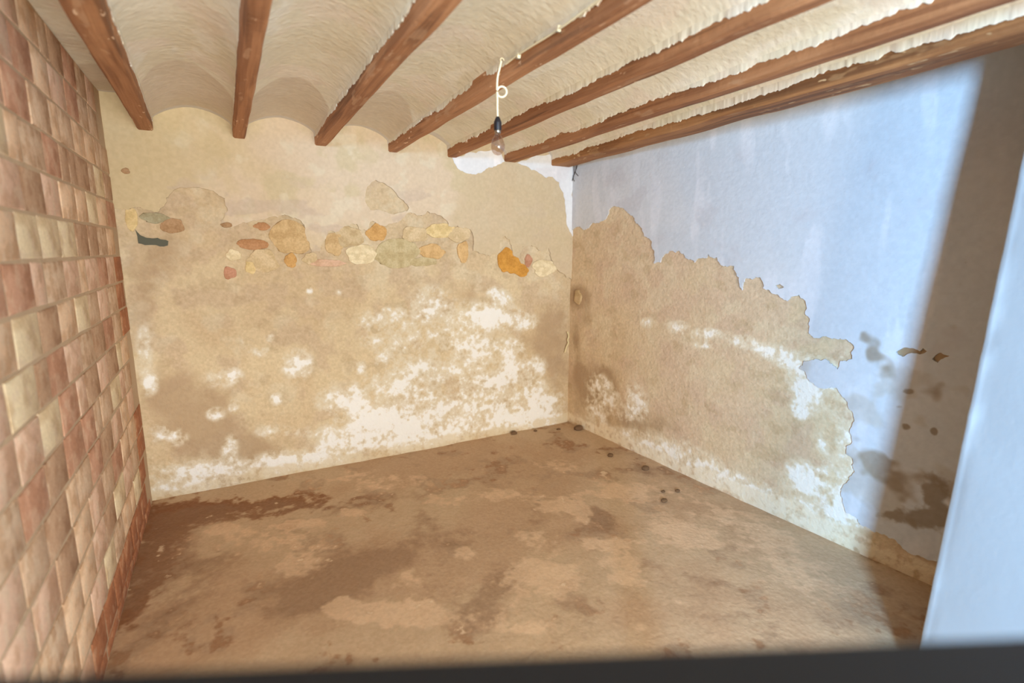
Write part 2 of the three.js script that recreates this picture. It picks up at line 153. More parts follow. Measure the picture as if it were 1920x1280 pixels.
const STONES = [[1.009, 1.664, 0.123, 0.109, 'tan'], [0.778, 1.628, 0.094, 0.034, 'rust'], [0.840, 1.741, 0.044, 0.027, 'rust'], [0.829, 1.517, 0.096, 0.073, 'beige'], [0.999, 1.515, 0.043, 0.050, 'ochre'], [0.630, 1.441, 0.039, 0.038, 'red'], [1.294, 1.626, 0.065, 0.073, 'tan'], [1.384, 1.678, 0.095, 0.074, 'dun'], [1.470, 1.555, 0.106, 0.064, 'cream'], [1.592, 1.707, 0.077, 0.064, 'ochre'], [1.728, 1.565, 0.177, 0.101, 'olive'], [2.007, 1.576, 0.095, 0.056, 'ochre_pale'], [2.264, 1.576, 0.046, 0.083, 'ochre_pale'], [2.080, 1.733, 0.122, 0.052, 'straw'], [2.675, 1.492, 0.100, 0.105, 'amber'], [2.787, 1.419, 0.083, 0.049, 'amber'], [2.859, 1.494, 0.037, 0.054, 'red'], [3.009, 1.438, 0.119, 0.073, 'cream'], [0.146, 1.765, 0.031, 0.074, 'straw'], [0.342, 1.735, 0.066, 0.041, 'brown'], [0.265, 1.777, 0.075, 0.031, 'green'], [1.229, 1.498, 0.121, 0.026, 'red_pale'], [1.125, 1.525, 0.048, 0.043, 'beige'], [0.658, 1.556, 0.043, 0.034, 'cream'], [0.753, 1.480, 0.031, 0.048, 'straw'], [2.230, 1.703, 0.099, 0.065, 'beige'], [1.867, 1.699, 0.108, 0.055, 'beige'], [1.928, 1.500, 0.127, 0.036, 'olive']];
const DARK_GAP = [[0.158, 1.709], [0.176, 1.679], [0.211, 1.660], [0.264, 1.661], [0.317, 1.642], [0.311, 1.616], [0.230, 1.619], [0.165, 1.628]];
const BRICK_TONES = [[2.29, 2.45, 'red'], [2.12, 2.29, 'red'], [2.09, 2.25, 'red'], [2.09, 2.80, 'tan'], [1.79, 2.22, 'brown'], [1.64, 2.35, 'red'], [1.64, 2.03, 'bright'], [1.64, 2.22, 'cream'], [1.49, 1.96, 'red'], [1.49, 2.23, 'pink'], [1.60, 2.66, 'cream'], [1.60, 2.52, 'cream'], [1.46, 3.09, 'pink'], [1.31, 2.06, 'bright'], [1.33, 1.93, 'cream'], [1.31, 1.85, 'bright'], [1.20, 2.00, 'cream'], [1.19, 1.90, 'cream'], [1.10, 1.90, 'pink'], [1.21, 2.30, 'red'], [1.24, 2.46, 'pink'], [1.22, 2.71, 'tan'], [1.19, 3.05, 'brown'], [1.09, 3.19, 'brown'], [1.07, 2.65, 'brown'], [1.03, 2.25, 'red'], [0.94, 1.81, 'red'], [0.97, 2.10, 'cream'], [0.78, 1.98, 'brown'], [0.64, 1.98, 'red'], [0.81, 1.71, 'tan'], [0.79, 1.59, 'cream'], [0.70, 1.66, 'pink'], [0.53, 1.98, 'brown'], [0.83, 2.38, 'red'], [1.20, 1.78, 'bright'], [1.02, 1.70, 'pink'], [1.97, 3.08, 'brown'], [2.01, 3.39, 'tan'], [1.77, 2.62, 'pink'], [1.80, 2.49, 'pink'], [1.89, 2.20, 'bright'], [1.90, 2.90, 'brown'], [1.94, 3.29, 'tan'], [2.03, 3.75, 'tan'], [1.78, 2.10, 'pink'], [1.94, 2.38, 'tan'], [1.64, 3.48, 'tan'], [1.44, 3.56, 'pink']];

// ---------------------------------------------------------------- materials
const roughBump = bumpTexture(1024, 1.1, (u, v) => 0.55 * fbm(u * 9, v * 9, 4) + 0.45 * fbm(u * 60 + 9, v * 60, 3));
const std = (o) => new THREE.MeshStandardMaterial({ roughness: 0.95, metalness: 0, ...o });
const BW = 3.4, BH = 2.5;
// old render of the back wall with damp stains and salt bloom
const NB = [1632, 1200];
const saltB = field(NB[0], NB[1], BW, BH, SALT_BACK), dampB = field(NB[0], NB[1], BW, BH, DAMP_BACK);
const SALT = [252, 248, 242];
function render(u, v, base, warm, cool) {
  const a = fbm(u * 2.3 + 3, v * 2.3, 4), b = fbm(u * 7 + 20, v * 7 + 4, 4);
  let c = mixc(base, warm, sstep(0.4, 0.62, a)); c = mixc(c, cool, 0.7 * sstep(0.52, 0.7, b));
  c = mixc(c, [224, 206, 174], 0.5 * sstep(0.54, 0.72, fbm(u * 8 + 3, v * 8, 5))); c = mixc(c, [190, 164, 128], 0.4 * sstep(0.58, 0.74, fbm(u * 9, v * 11 + 8, 5))); const g = (fbm(u * 70, v * 70, 2) - 0.5) * 22; return [c[0] + g, c[1] + g, c[2] + g];
}
const coreBackTex = paintTexture(NB[0], NB[1], BW, BH, (u, v, i, j) => {
  let c = render(u, v, [213, 186, 147], [221, 197, 158], [205, 178, 145]);
  const k = j * NB[0] + i, w1 = fbm(u * 6, v * 6 + 8, 5), w2 = fbm(u * 26 + 4, v * 26, 4);
  c = mixc(c, [178, 148, 114], 0.7 * sstep(0.22, 0.85, dampB[k] + (w1 - 0.5) * 0.9));
  const w3 = fbm(u * 60, v * 60 + 13, 3), s = saltB[k] * (0.5 + 0.5 * w2) + (w1 - 0.5) * 0.9 + (w2 - 0.5) * 1.1 + (w3 - 0.5) * 0.6;
  c = mixc(c, [232, 218, 192], 0.75 * sstep(0.0, 0.55, s + 0.14) * sstep(0.02, 0.25, saltB[k]));
  c = mixc(c, SALT, 0.9 * sstep(0.34, 0.85, s) * sstep(0.04, 0.35, saltB[k]));
  c = mixc(c, [226, 206, 170], 0.7 * sstep(0.0, 0.03, 0.03 + w1 * 0.12 - v) * sstep(0.4, 0.6, w2 + w1 * 0.3 - 0.1));
  return c;
});
const coatTex = paintTexture(1088, 800, BW, BH, (u, v) => {
  const a = fbm(u * 1.6 + 7, v * 1.6 + 2, 4), b = fbm(u * 5, v * 5 + 30, 4);
  let c = mixc([236, 210, 170], [240, 214, 184], sstep(0.4, 0.6, a)); c = mixc(c, [226, 204, 164], 0.7 * sstep(0.5, 0.66, b)); c = mixc(c, [246, 230, 202], 0.5 * sstep(0.58, 0.7, fbm(u * 9 + 3, v * 9, 4))); c = mixc(c, [228, 202, 158], 0.8 * sstep(0.7, 0.4, u + (b - 0.5) * 0.8));
  c = mixc(c, [218, 192, 172], 0.5 * sstep(0.6, 0.68, fbm(u * 4 + 50, v * 7, 4)) * sstep(2.1, 1.95, v));
  c = mixc(c, [226, 200, 164], 0.75 * sstep(2.25, 2.36, u + (a - 0.5) * 0.5));
  const g = (fbm(u * 60, v * 60, 2) - 0.5) * 14; return [c[0] + g, c[1] + g, c[2] + g];
});
const NR = [1400, 1000], RW = 3.5, RH = 2.5;
const saltR = field(NR[0], NR[1], RW, RH, SALT_RIGHT), dampR = field(NR[0], NR[1], RW, RH, DAMP_RIGHT);
const coreRightTex = paintTexture(NR[0], NR[1], RW, RH, (u, v, i, j) => {
  let c = render(u + 40, v, [214, 188, 158], [216, 192, 158], [210, 182, 154]);
  const k = j * NR[0] + i, w1 = fbm(u * 6 + 60, v * 6, 5), w2 = fbm(u * 26 + 4, v * 26 + 70, 4);
  c = mixc(c, [168, 140, 108], 0.75 * sstep(0.24, 0.85, dampR[k] + (w1 - 0.5) * 0.9));
  const w3 = fbm(u * 60, v * 60 + 13, 3), s = saltR[k] * (0.5 + 0.5 * w2) + (w1 - 0.5) * 0.9 + (w2 - 0.5) * 1.1 + (w3 - 0.5) * 0.6;
  c = mixc(c, [232, 218, 192], 0.75 * sstep(0.0, 0.55, s + 0.14) * sstep(0.02, 0.25, saltR[k]));
  c = mixc(c, SALT, 0.9 * sstep(0.34, 0.85, s) * sstep(0.04, 0.35, saltR[k]));
  c = mixc(c, [240, 226, 200], 0.8 * sstep(0.0, 0.03, 0.05 + w1 * 0.14 - v) * sstep(0.3, 0.55, w2 + w1 * 0.3 - 0.1));
  return c;
});
const spotP = field(1050, 750, RW, RH, PAINT_SPOTS);
const paintTex = paintTexture(1050, 750, RW, RH, (u, v, i, j) => {
  const a = fbm(u * 1.4, v * 1.4, 4), b = fbm(u * 9 + 5, (v + u * 0.8) * 2.2, 4), d = fbm(u * 5, v * 5, 4);
  let c = mixc([228, 225, 224], [222, 221, 222], sstep(0.4, 0.6, a)); c = mixc(c, [236, 232, 232], sstep(0.52, 0.7, b)); c = mixc(c, [218, 212, 212], 0.6 * sstep(0.62, 0.75, d)); c = mixc(c, [196, 178, 154], 0.35 * sstep(0.55, 0.66, d + (0.8 - v) * 0.16) * sstep(1.2, 0.9, v)); c = mixc(c, [160, 136, 110], 0.7 * sstep(0.6, 0.7, fbm(u * 4 + 9, v * 4, 4) + (0.55 - v) * 0.2));
  c = mixc(c, [152, 130, 106], 0.75 * sstep(0.3, 0.6, spotP[j * 1050 + i] + (fbm(u * 18, v * 18, 4) - 0.5) * 0.9)); const g = (fbm(u * 50, v * 50, 2) - 0.5) * 10; return [c[0] + g, c[1] + g, c[2] + g];
});
// earthen floor: metres from the floor frame's corner
const FU = [-2.8, 3.4], NF = [1500, 1700], FX0 = -0.7, FD0 = 0.2, FWm = 3.75, FHm = 4.25; // detailed part: x from -0.7, depth from 0.2
const shiftF = (s) => s.map(([x, d, a, b, t, w]) => [x - FX0, d - FD0, a, b, t, w]);
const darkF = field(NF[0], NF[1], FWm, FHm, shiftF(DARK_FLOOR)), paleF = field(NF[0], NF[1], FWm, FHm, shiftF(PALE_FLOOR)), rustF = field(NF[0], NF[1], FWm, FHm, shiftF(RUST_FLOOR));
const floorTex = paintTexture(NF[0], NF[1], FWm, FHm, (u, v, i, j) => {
  const k = j * NF[0] + i, a = fbm(u * 1.8, v * 1.8 + 3, 4), w1 = fbm(u * 5.5 + 2, v * 5.5, 5), w2 = fbm(u * 22, v * 22 + 6, 4);
  let c = mixc([202, 174, 142], [194, 162, 130], sstep(0.4, 0.62, a));
  c = mixc(c, [174, 146, 118], 0.6 * sstep(0.55, 0.68, w1));
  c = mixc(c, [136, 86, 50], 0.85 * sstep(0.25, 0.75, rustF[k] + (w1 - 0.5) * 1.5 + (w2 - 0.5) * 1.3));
  c = mixc(c, [154, 122, 94], 0.65 * sstep(0.25, 0.85, darkF[k] * 0.9 + (w1 - 0.5) * 1.1 + (w2 - 0.5) * 0.7));
  c = mixc(c, [230, 198, 164], 0.75 * sstep(0.3, 0.72, paleF[k] + (w1 - 0.5) * 1.1 + (w2 - 0.5) * 0.9));
  c = mixc(c, [232, 210, 180], 0.7 * sstep(0.7, 0.78, w2 * 0.75 + w1 * 0.25) * sstep(0.08, 0.4, paleF[k] + darkF[k] * 0.5));
  const g = (fbm(u * 80, v * 80, 2) - 0.5) * 16; return [c[0] + g, c[1] + g, c[2] + g];
});
floorTex.offset.set((-2.8 - FX0) / FWm * 1, (-3.4 - FD0) / FHm); // floor uv starts at the frame's corner
const ceilTex = paintTexture(900, 1050, 3.6, 4.2, (u, v) => { // u from x = -0.65, v = metres from the back wall
  const a = fbm(u * 2.2, v * 1.6, 4), b = fbm(u * 6 + 4, v * 5, 4), x = u - 0.65;
  let c = mixc([240, 232, 212], [232, 222, 198], sstep(0.42, 0.6, a)); c = mixc(c, [238, 224, 206], 0.7 * sstep(0.5, 0.64, b)); c = mixc(c, [244, 238, 224], 0.6 * sstep(0.62, 0.72, fbm(u * 9, v * 3 + 9, 4)));
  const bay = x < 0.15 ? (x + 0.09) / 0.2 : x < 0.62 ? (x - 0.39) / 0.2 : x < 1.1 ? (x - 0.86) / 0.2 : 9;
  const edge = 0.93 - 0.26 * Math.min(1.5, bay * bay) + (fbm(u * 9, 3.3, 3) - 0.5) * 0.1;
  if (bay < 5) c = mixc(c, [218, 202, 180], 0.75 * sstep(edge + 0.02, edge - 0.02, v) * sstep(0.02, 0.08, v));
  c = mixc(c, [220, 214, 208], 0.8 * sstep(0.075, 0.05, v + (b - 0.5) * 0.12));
  const g = (fbm(u * 50, v * 50, 2) - 0.5) * 12; return [c[0] + g, c[1] + g, c[2] + g];
});
const M = {
  coreBack: std({ map: coreBackTex, color: 0xf0f1f4, bumpMap: roughBump, bumpScale: 0.010 }),
  coat: std({ map: coatTex, color: 0xe0e2e2, bumpMap: roughBump, bumpScale: 0.004 }),
  coreRight: std({ map: coreRightTex, color: 0xfff8ee, bumpMap: roughBump, bumpScale: 0.008 }),
  white: std({ map: paintTex, bumpMap: roughBump, bumpScale: 0.003, roughness: 0.85 }),
  paint: std({ map: paintTex, color: 0xececec, bumpMap: roughBump, bumpScale: 0.003, roughness: 0.85 }),
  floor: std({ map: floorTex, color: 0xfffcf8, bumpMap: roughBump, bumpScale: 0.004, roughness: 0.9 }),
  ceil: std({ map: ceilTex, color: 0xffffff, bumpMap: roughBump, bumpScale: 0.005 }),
  jamb: std({ color: 0xb6bcc0, bumpMap: roughBump, bumpScale: 0.0012, roughness: 0.85 }),
  plain: std({ color: 0x665d50, bumpMap: roughBump, bumpScale: 0.004 }),
  mortar: std({ color: 0xc6aa8a, bumpMap: roughBump, bumpScale: 0.006 }),
  bounceCutDark: std({ color: 0x4c4843, bumpMap: roughBump, bumpScale: 0.004 }),  // dark tone put in to cut light bounced off the unseen floor
  yard: std({ color: 0xb8a48a }),
  black: std({ color: 0x1d1a20, roughness: 0.45 }),
  cord: std({ color: 0xf0e2bd, roughness: 0.6 }),
  metal: new THREE.MeshStandardMaterial({ color: 0xb9b4a8, roughness: 0.3, metalness: 1 }),
  glass: new THREE.MeshPhysicalMaterial({ color: 0xeae0dc, roughness: 0.012, transmission: 1, thickness: 0, ior: 1.7 }),
  darkWood: std({ color: 0x131318, roughness: 0.8 }),
};

// ---------------------------------------------------------------- the setting: shell
function struct(name, geo, mat) { const m = new THREE.Mesh(geo, mat); m.name = name; m.castShadow = m.receiveShadow = true; m.userData.kind = 'structure'; scene.add(m); return m; }
function boxGeo(x0, x1, y0, y1, z0, z1) {
  const g = new THREE.BoxGeometry(x1 - x0, y1 - y0, z1 - z0), p = g.attributes.position, n = g.attributes.normal, uv = g.attributes.uv;
  g.translate((x0 + x1) / 2, (y0 + y1) / 2, (z0 + z1) / 2);
  for (let i = 0; i < p.count; i++) { const ax = Math.abs(n.getX(i)) > 0.5, ay = Math.abs(n.getY(i)) > 0.5; uv.setXY(i, ax ? p.getZ(i) : p.getX(i), ay ? p.getZ(i) : p.getY(i)); }
  return g;
}
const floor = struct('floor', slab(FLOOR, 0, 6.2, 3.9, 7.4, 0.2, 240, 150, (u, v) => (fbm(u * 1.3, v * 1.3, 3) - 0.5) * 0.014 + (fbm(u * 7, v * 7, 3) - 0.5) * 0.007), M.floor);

// back wall: old render, a thinner cream coat over its upper half, stones and rubble where both have come away
const wallBack = struct('wall_back', slab(BACK, -0.2, 3.6, -0.1, 2.5, 0.25, 210, 160, (u, v) => {
  const k = Math.min(NB[1] - 1, Math.max(0, Math.floor(v / BH * NB[1]))) * NB[0] + Math.min(NB[0] - 1, Math.max(0, Math.floor(u / BW * NB[0])));
  return (fbm(u * 3, v * 3, 3) - 0.5) * 0.012 + 0.006 * Math.min(1, saltB[k]) * fbm(u * 20, v * 20, 2) + (fbm(u * 14, v * 14, 3) - 0.5) * 0.006;
}), M.coreBack);
const coatLine = ragged([[-0.1, 1.82], ...COAT_EDGE, [3.45, 1.30]], 3, 0.17, 4);
mesh('cream_plaster_coat', coat(BACK, [...coatLine, [3.45, 2.49], [-0.1, 2.49]], [ragged(COAT_HOLE, 5, 0.12, 2, true)], 0.013, 0.002), M.coat, wallBack);
mesh('white_paint_remnant', coat(BACK, ragged(WHITE_A, 11, 0.14, 3, true), [], 0.004, 0.015), M.white, wallBack);
mesh('white_paint_remnant', coat(BACK, ragged(WHITE_B, 12, 0.12, 2, true), [], 0.004, 0.015), M.white, wallBack);
const stoneTone = {tan: [204, 172, 126], rust: [186, 138, 98], beige: [212, 188, 150], ochre: [204, 158, 98], red: [192, 140, 112], dun: [200, 176, 138], cream: [230, 212, 176], olive: [196, 178, 138], ochre_pale: [212, 174, 122], straw: [222, 196, 144], amber: [206, 148, 66], brown: [176, 140, 104], green: [170, 160, 130], red_pale: [212, 174, 146]};
const stoneMat = {}; let si = 0;
for (const k in stoneTone) {
  const t = stoneTone[k], s = 40 + 7 * si++;
  stoneMat[k] = std({ map: paintTexture(64, 64, 0.2, 0.2, (u, v) => { const a = fbm(u * 24 + s, v * 24, 3), g = (fbm(u * 150, v * 150 + s, 2) - 0.5) * 26; const c = mixc(t, [t[0] * 0.93, t[1] * 0.91, t[2] * 0.87], sstep(0.35, 0.7, a)); return [c[0] + g, c[1] + g, c[2] + g]; }), bumpMap: roughBump, bumpScale: 0.003 });
}
function stoneGeo(ru, rv, depth, seed, fr, u, v, n0) {
  const g = mergeVertices(new THREE.IcosahedronGeometry(1, 4).deleteAttribute('uv').deleteAttribute('normal')), p = g.attributes.position, uv = [];
  for (let i = 0; i < p.count; i++) {
    let x = p.getX(i), y = p.getY(i), z = p.getZ(i); const an = Math.atan2(y, x);
    const k = 0.62 + 0.72 * fbm(Math.cos(an) * 1.5 + seed * 3.1, Math.sin(an) * 1.5 + seed * 1.7, 4), f = Math.min(1, Math.hypot(x, y) * 1.35) / Math.max(1e-3, Math.hypot(x, y));
    x *= f * k * ru; y *= f * k * rv; const h = Math.sign(z) * Math.pow(Math.abs(z), 0.6) * depth * (0.75 + 0.5 * fbm(x * 22 + seed, y * 22, 3));
    p.setXYZ(i, x, y, h); uv.push(x + 3 + seed * 0.27, y + 2.5);
  }
  g.setAttribute('uv', new THREE.Float32BufferAttribute(uv, 2)); g.computeVertexNormals(); g.translate(u, v, n0); g.applyMatrix4(fr.m); return g;
}
STONES.forEach(([u, v, ru, rv, t], i) => mesh('stone', stoneGeo(ru * 1.02, rv * 1.02, 0.010, i + 1, BACK, u, v, 0.002), stoneMat[t], wallBack));
mesh('dark_gap_patch', coat(BACK, ragged(DARK_GAP, 21, 0.12, 2, true), [], 0.012, -0.002), std({ color: 0x5c5b4e }), wallBack);  // flat piece with the dark of a hollow gap put into its colour
mesh('stone', stoneGeo(0.035, 0.016, 0.016, 77, BACK, 0.637, 1.744, 0.01), stoneMat.brown, wallBack);
mesh('stone', stoneGeo(0.022, 0.016, 0.012, 78, BACK, 0.149, 2.04, 0.01), stoneMat.brown, wallBack);

// right wall: old render below, blue-white limewash on plaster above, broken off along a ragged line
const wallRight = struct('wall_right', slab(RIGHT, -0.2, 3.6, -0.1, 2.55, 0.3, 200, 140, (u, v) => (fbm(u * 2.6 + 9, v * 2.6, 3) - 0.5) * 0.012 + (fbm(u * 14, v * 14 + 9, 3) - 0.5) * 0.005), M.coreRight);
const paintLine = ragged([...PAINT_EDGE, [3.55, 0.1]], 31, 0.2, 4);
mesh('limewash_coat', coat(RIGHT, [...paintLine, [3.55, 2.5], [-0.05, 2.5]], [ragged(FLAKE_A, 33, 0.14, 2, true), ragged(FLAKE_B, 34, 0.14, 2, true), ragged(FLAKE_C, 35, 0.1, 2, true)], 0.011, 0.001), M.paint, wallRight);
mesh('stone', stoneGeo(0.05, 0.07, 0.02, 81, RIGHT, 0.119, 1.18, 0), stoneMat.tan, wallRight);

// left wall: brickwork, each brick a piece
const wallLeft = new THREE.Group(); wallLeft.name = 'wall_left'; wallLeft.userData.kind = 'structure'; scene.add(wallLeft);
mesh('added_light_edge_wall', boxGeo(-0.68, -0.53, -0.05, 1.98, -0.2, 1.27), M.plain, wallLeft);  // unseen wall, its height and end shaped to bound the blue light
mesh('mortar_bed', slab(LEFT, 1.1, 4.76, -0.05, 2.5, 0.14, 120, 70, (u, v) => -0.001 + (fbm(u * 9, v * 9, 3) - 0.5) * 0.006), M.mortar, wallLeft);
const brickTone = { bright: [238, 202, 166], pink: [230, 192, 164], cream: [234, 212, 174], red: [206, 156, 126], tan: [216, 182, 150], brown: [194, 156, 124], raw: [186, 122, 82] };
const brickMat = {}; let bi = 0;
for (const k in brickTone) {
  const t = brickTone[k]; brickMat[k] = [];
  for (let n = 0; n < 3; n++) {
    const s = 100 + 13 * bi++, w = k === 'red' || k === 'brown' || k === 'raw' ? 0.3 : 0.55;
    brickMat[k].push(std({ map: paintTexture(128, 96, 0.26, 0.16, (u, v) => {
      const a = fbm(u * 14 + s, v * 14, 4), b = fbm(u * 30 + s, v * 22 + s, 4), g = (fbm(u * 160, v * 160 + s, 2) - 0.5) * 20;
      let c = mixc(t, [t[0] * 0.9, t[1] * 0.86, t[2] * 0.82], sstep(0.4, 0.65, a)); c = mixc(c, [226, 200, 170], w * sstep(0.52, 0.68, b)); return [c[0] + g, c[1] + g, c[2] + g];
    }), bumpMap: roughBump, bumpScale: 0.004 }));
  }
}
function brickGeo(w, h, seed) { // front face at n = 0 with worn, slightly irregular arrises
  const r = rng(seed), e = 0.004, j = () => (r() - 0.5) * 0.006, q = [[-w / 2 + j(), -h / 2 + j()], [w / 2 + j(), -h / 2 + j()], [w / 2 + j(), h / 2 + j()], [-w / 2 + j(), h / 2 + j()]];
  const ring = (inset, n) => q.map(([x, y]) => [x - Math.sign(x) * inset, y - Math.sign(y) * inset, n]);
  const P = [...ring(e, 0), ...ring(0, -e * 0.5), ...ring(0, -0.04)], idx = [0, 1, 2, 0, 2, 3];
  for (let l = 0; l < 2; l++) for (let i = 0; i < 4; i++) { const a = l * 4 + i, b = l * 4 + (i + 1) % 4; idx.push(a, a + 4, b + 4, a, b + 4, b); }
  const g = new THREE.BufferGeometry(); g.setAttribute('position', new THREE.Float32BufferAttribute(P.flat(), 3)); g.setAttribute('uv', new THREE.Float32BufferAttribute(P.map((p) => [p[0] + w / 2, p[1] + h / 2]).flat(), 2)); g.setIndex(idx);
  return toCreasedNormals(g, 0.5);
}
{
  const r = rng(404), W = [0.22, 0.24, 0.205, 0.12], sets = {};
  const geoFor = (wi, low, k) => sets[wi + '_' + low + '_' + k] ??= brickGeo(W[wi], low ? 0.056 : 0.138, 900 + wi * 17 + k * 5 + (low ? 3 : 0));
  for (let row = -1; row < 16; row++) {
    const y0 = row < 0 ? 0.004 : 0.066 + row * 0.15, low = row < 0, y1 = low ? 0.06 : y0 + 0.138;
    if (y1 > 2.48) continue;
    let z = -1.1 - r() * 0.14 - (row % 2) * 0.1;
    while (true) {
      const wi = r() < 0.16 ? 3 : Math.floor(r() * 3), w = W[wi];
      if (z - w < -3.84) break;
      const zc = -(z - w / 2), yc = (y0 + y1) / 2;
      let tone = null;
      for (const [ty, tz, t] of BRICK_TONES) if (ty > y0 && ty < y1 && tz > -z && tz < -z + w) tone = t;
      const q = r(), q2 = r(), q3 = r();
      if (!tone) tone = q < 0.36 ? 'pink' : q < 0.56 ? 'tan' : q < 0.76 ? 'bright' : q < 0.82 ? 'cream' : q < 0.92 ? 'red' : 'brown';
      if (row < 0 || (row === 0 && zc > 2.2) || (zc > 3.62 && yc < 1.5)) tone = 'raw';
      const m = new THREE.Mesh(geoFor(wi, low, Math.floor(q2 * 4)), brickMat[tone][Math.floor(q3 * 3)]);
      m.position.set(-0.53 + 0.0015 + q2 * 0.002, yc, -zc); m.rotation.set((q - 0.5) * 0.02, Math.PI / 2 + (q3 - 0.5) * 0.02, (q2 - 0.5) * 0.015, 'YXZ');
      finish(m, 'brick', wallLeft);
      z -= w + 0.011;
    }
  }
}

// wall standing out on the right beside the viewer, its plaster edge leaning back as it rises
{
  const N = 90, pos = [], uv = [], idx = [], prof = [[0, 0], [0.25, 0.008], [0.7, 0.0], [1, 0.0]];
  for (let j = 0; j <= N; j++) {
    const y = -0.05 + 2.55 * j / N, x0 = 2.115 + 0.112 * y + (fbm(y * 3, 2.2, 3) - 0.5) * 0.016 + (fbm(y * 22, 7, 3) - 0.5) * 0.008 - (Math.abs(y - 1.04) < 0.014 ? 0.004 : 0), zf = -0.77;
    const q = [[3.2, zf], [x0 + 0.014, zf], [x0 + 0.003, zf + 0.006], [x0, zf + 0.02]];
    for (let k = 1; k <= 40; k++) { const z = zf + 0.02 + Math.pow(k / 40, 1.6) * 4.96; q.push([2.115 + 0.112 * y - 0.466 * Math.min(0.75, z - zf - 0.02) + (fbm(y * 2, z * 2 + 4, 3) - 0.5) * 0.022, z]); }
    for (const [x, z] of q) { pos.push(x, y, z); uv.push(z, y); }
  }
  const C = 44; for (let j = 0; j < N; j++) for (let i = 0; i < C - 1; i++) { const a = j * C + i; idx.push(a, a + 1, a + C + 1, a, a + C + 1, a + C); }
  let g = new THREE.BufferGeometry(); g.setAttribute('position', new THREE.Float32BufferAttribute(pos, 3)); g.setAttribute('uv', new THREE.Float32BufferAttribute(uv, 2)); g.setIndex(idx); g = toCreasedNormals(g, 0.9);
  const near = struct('wall_right_near', g, M.jamb); near.material.side = THREE.DoubleSide;
  struct('added_bounce_blocker', boxGeo(2.44, 3.2, -0.05, 2.5, -0.785, -0.772), M.plain);  // dark sheet added to soak up light bounced onto the strip behind
  struct('wall_right_outer', boxGeo(2.62, 3.3, -0.05, 2.5, -0.3, 4.4), M.plain);
}
// rest of the shell, behind the viewer
struct('wall_left_return', boxGeo(-1.5, -0.6, -0.05, 2.5, -0.36, -0.2), M.plain);
const wallFar = new THREE.Group(); wallFar.name = 'wall_left_far'; wallFar.userData.kind = 'structure'; scene.add(wallFar);
mesh('pier', boxGeo(-1.5, -1.25, -0.05, 2.5, -0.36, 1.8), M.plain, wallFar);
mesh('pier', boxGeo(-1.5, -1.25, -0.05, 2.5, 2.32, 4.45), M.plain, wallFar);
mesh('sill', boxGeo(-1.5, -1.25, -0.05, 1.22, 1.8, 2.32), M.plain, wallFar);
mesh('lintel', boxGeo(-1.5, -1.25, 2.34, 2.5, 1.8, 2.32), M.plain, wallFar);
const wallFront = new THREE.Group(); wallFront.name = 'wall_front'; wallFront.userData.kind = 'structure'; scene.add(wallFront);
mesh('pier', boxGeo(-1.5, -0.7, -0.05, 2.5, 4.2, 4.45), M.plain, wallFront);
mesh('pier', boxGeo(1.2, 3.3, -0.05, 2.5, 4.2, 4.45), M.plain, wallFront);
mesh('lintel', boxGeo(-0.7, 1.2, 2.12, 2.5, 4.2, 4.45), M.plain, wallFront);
struct('floor_near', boxGeo(-2.85, 3.3, -0.2, 0.0, -0.5, 4.45), M.bounceCutDark);  // unseen floor split off and darkened to cut bounced light
struct('ground', boxGeo(-14, 14, -0.4, -0.21, 4.45, 20), M.yard);
struct('roof', boxGeo(-2.9, 3.4, 2.5, 2.7, -4.15, 4.5), M.plain);

// ---------------------------------------------------------------- ceiling: timber beams with shallow plastered vaults between
// left and right edge of each beam's underside at the back wall and at z = -1
const BEAMS = [[-0.372, -0.296, -0.33, -0.205, 0.12], [0.118, 0.188, 0.112, 0.184, 0], [0.600, 0.676, 0.560, 0.640, 0], [1.094, 1.166, 1.048, 1.102, 0], [1.545, 1.620, 1.480, 1.545, 0], [2.030, 2.130, 1.945, 2.010, 0], [2.470, 2.655, 2.280, 2.445, 0]];
const ZB = -3.845, bl = (b, z) => lerp(b[0], b[2], Math.min(1.6, (z - ZB) / 2.845)), br = (b, z) => lerp(b[1], b[3], Math.min(1.6, (z - ZB) / 2.845));
const woodTex = [0, 1, 2].map((n) => paintTexture(256, 1024, 0.5, 4, (u, v) => {
  const gr = fbm(u * 60 + n * 31, v * 2.2, 4), big = fbm(u * 7 + n * 9, v * 1.4, 4), fine = fbm(u * 170, v * 6 + n, 3);
  let c = mixc([178, 128, 88], [156, 108, 72], sstep(0.4, 0.62, gr)); c = mixc(c, [198, 148, 106], 0.7 * sstep(0.52, 0.68, big)); c = mixc(c, [122, 84, 56], 0.7 * sstep(0.62, 0.72, fbm(u * 24 + 5, v * 1.1 + n * 7, 4)));
  c = mixc(c, [208, 174, 142], 0.5 * sstep(0.68, 0.76, fbm(u * 20, v * 5 + 40 + n, 4))); c = mixc(c, [240, 214, 186], 0.85 * sstep(0.735, 0.77, fbm(u * 44 + n * 3, v * 15 + 70, 3)) * sstep(0.45, 0.6, fbm(u * 3 + 8, v * 1.5 + n * 5, 3))); const g = (fine - 0.5) * 26; return [c[0] + g, c[1] + g, c[2] + g];
}));
const woodMat = [0, 1, 2, 0, 1, 2, 0].map((n, i) => std({ map: woodTex[n], color: [0xf8f0e8, 0xfff4ea, 0xfff4ea, 0xfff4ea, 0xf0e0d0, 0xe4d4c4, 0xe8dcc0][i], bumpMap: roughBump, bumpScale: 0.003, roughness: 0.8 }));
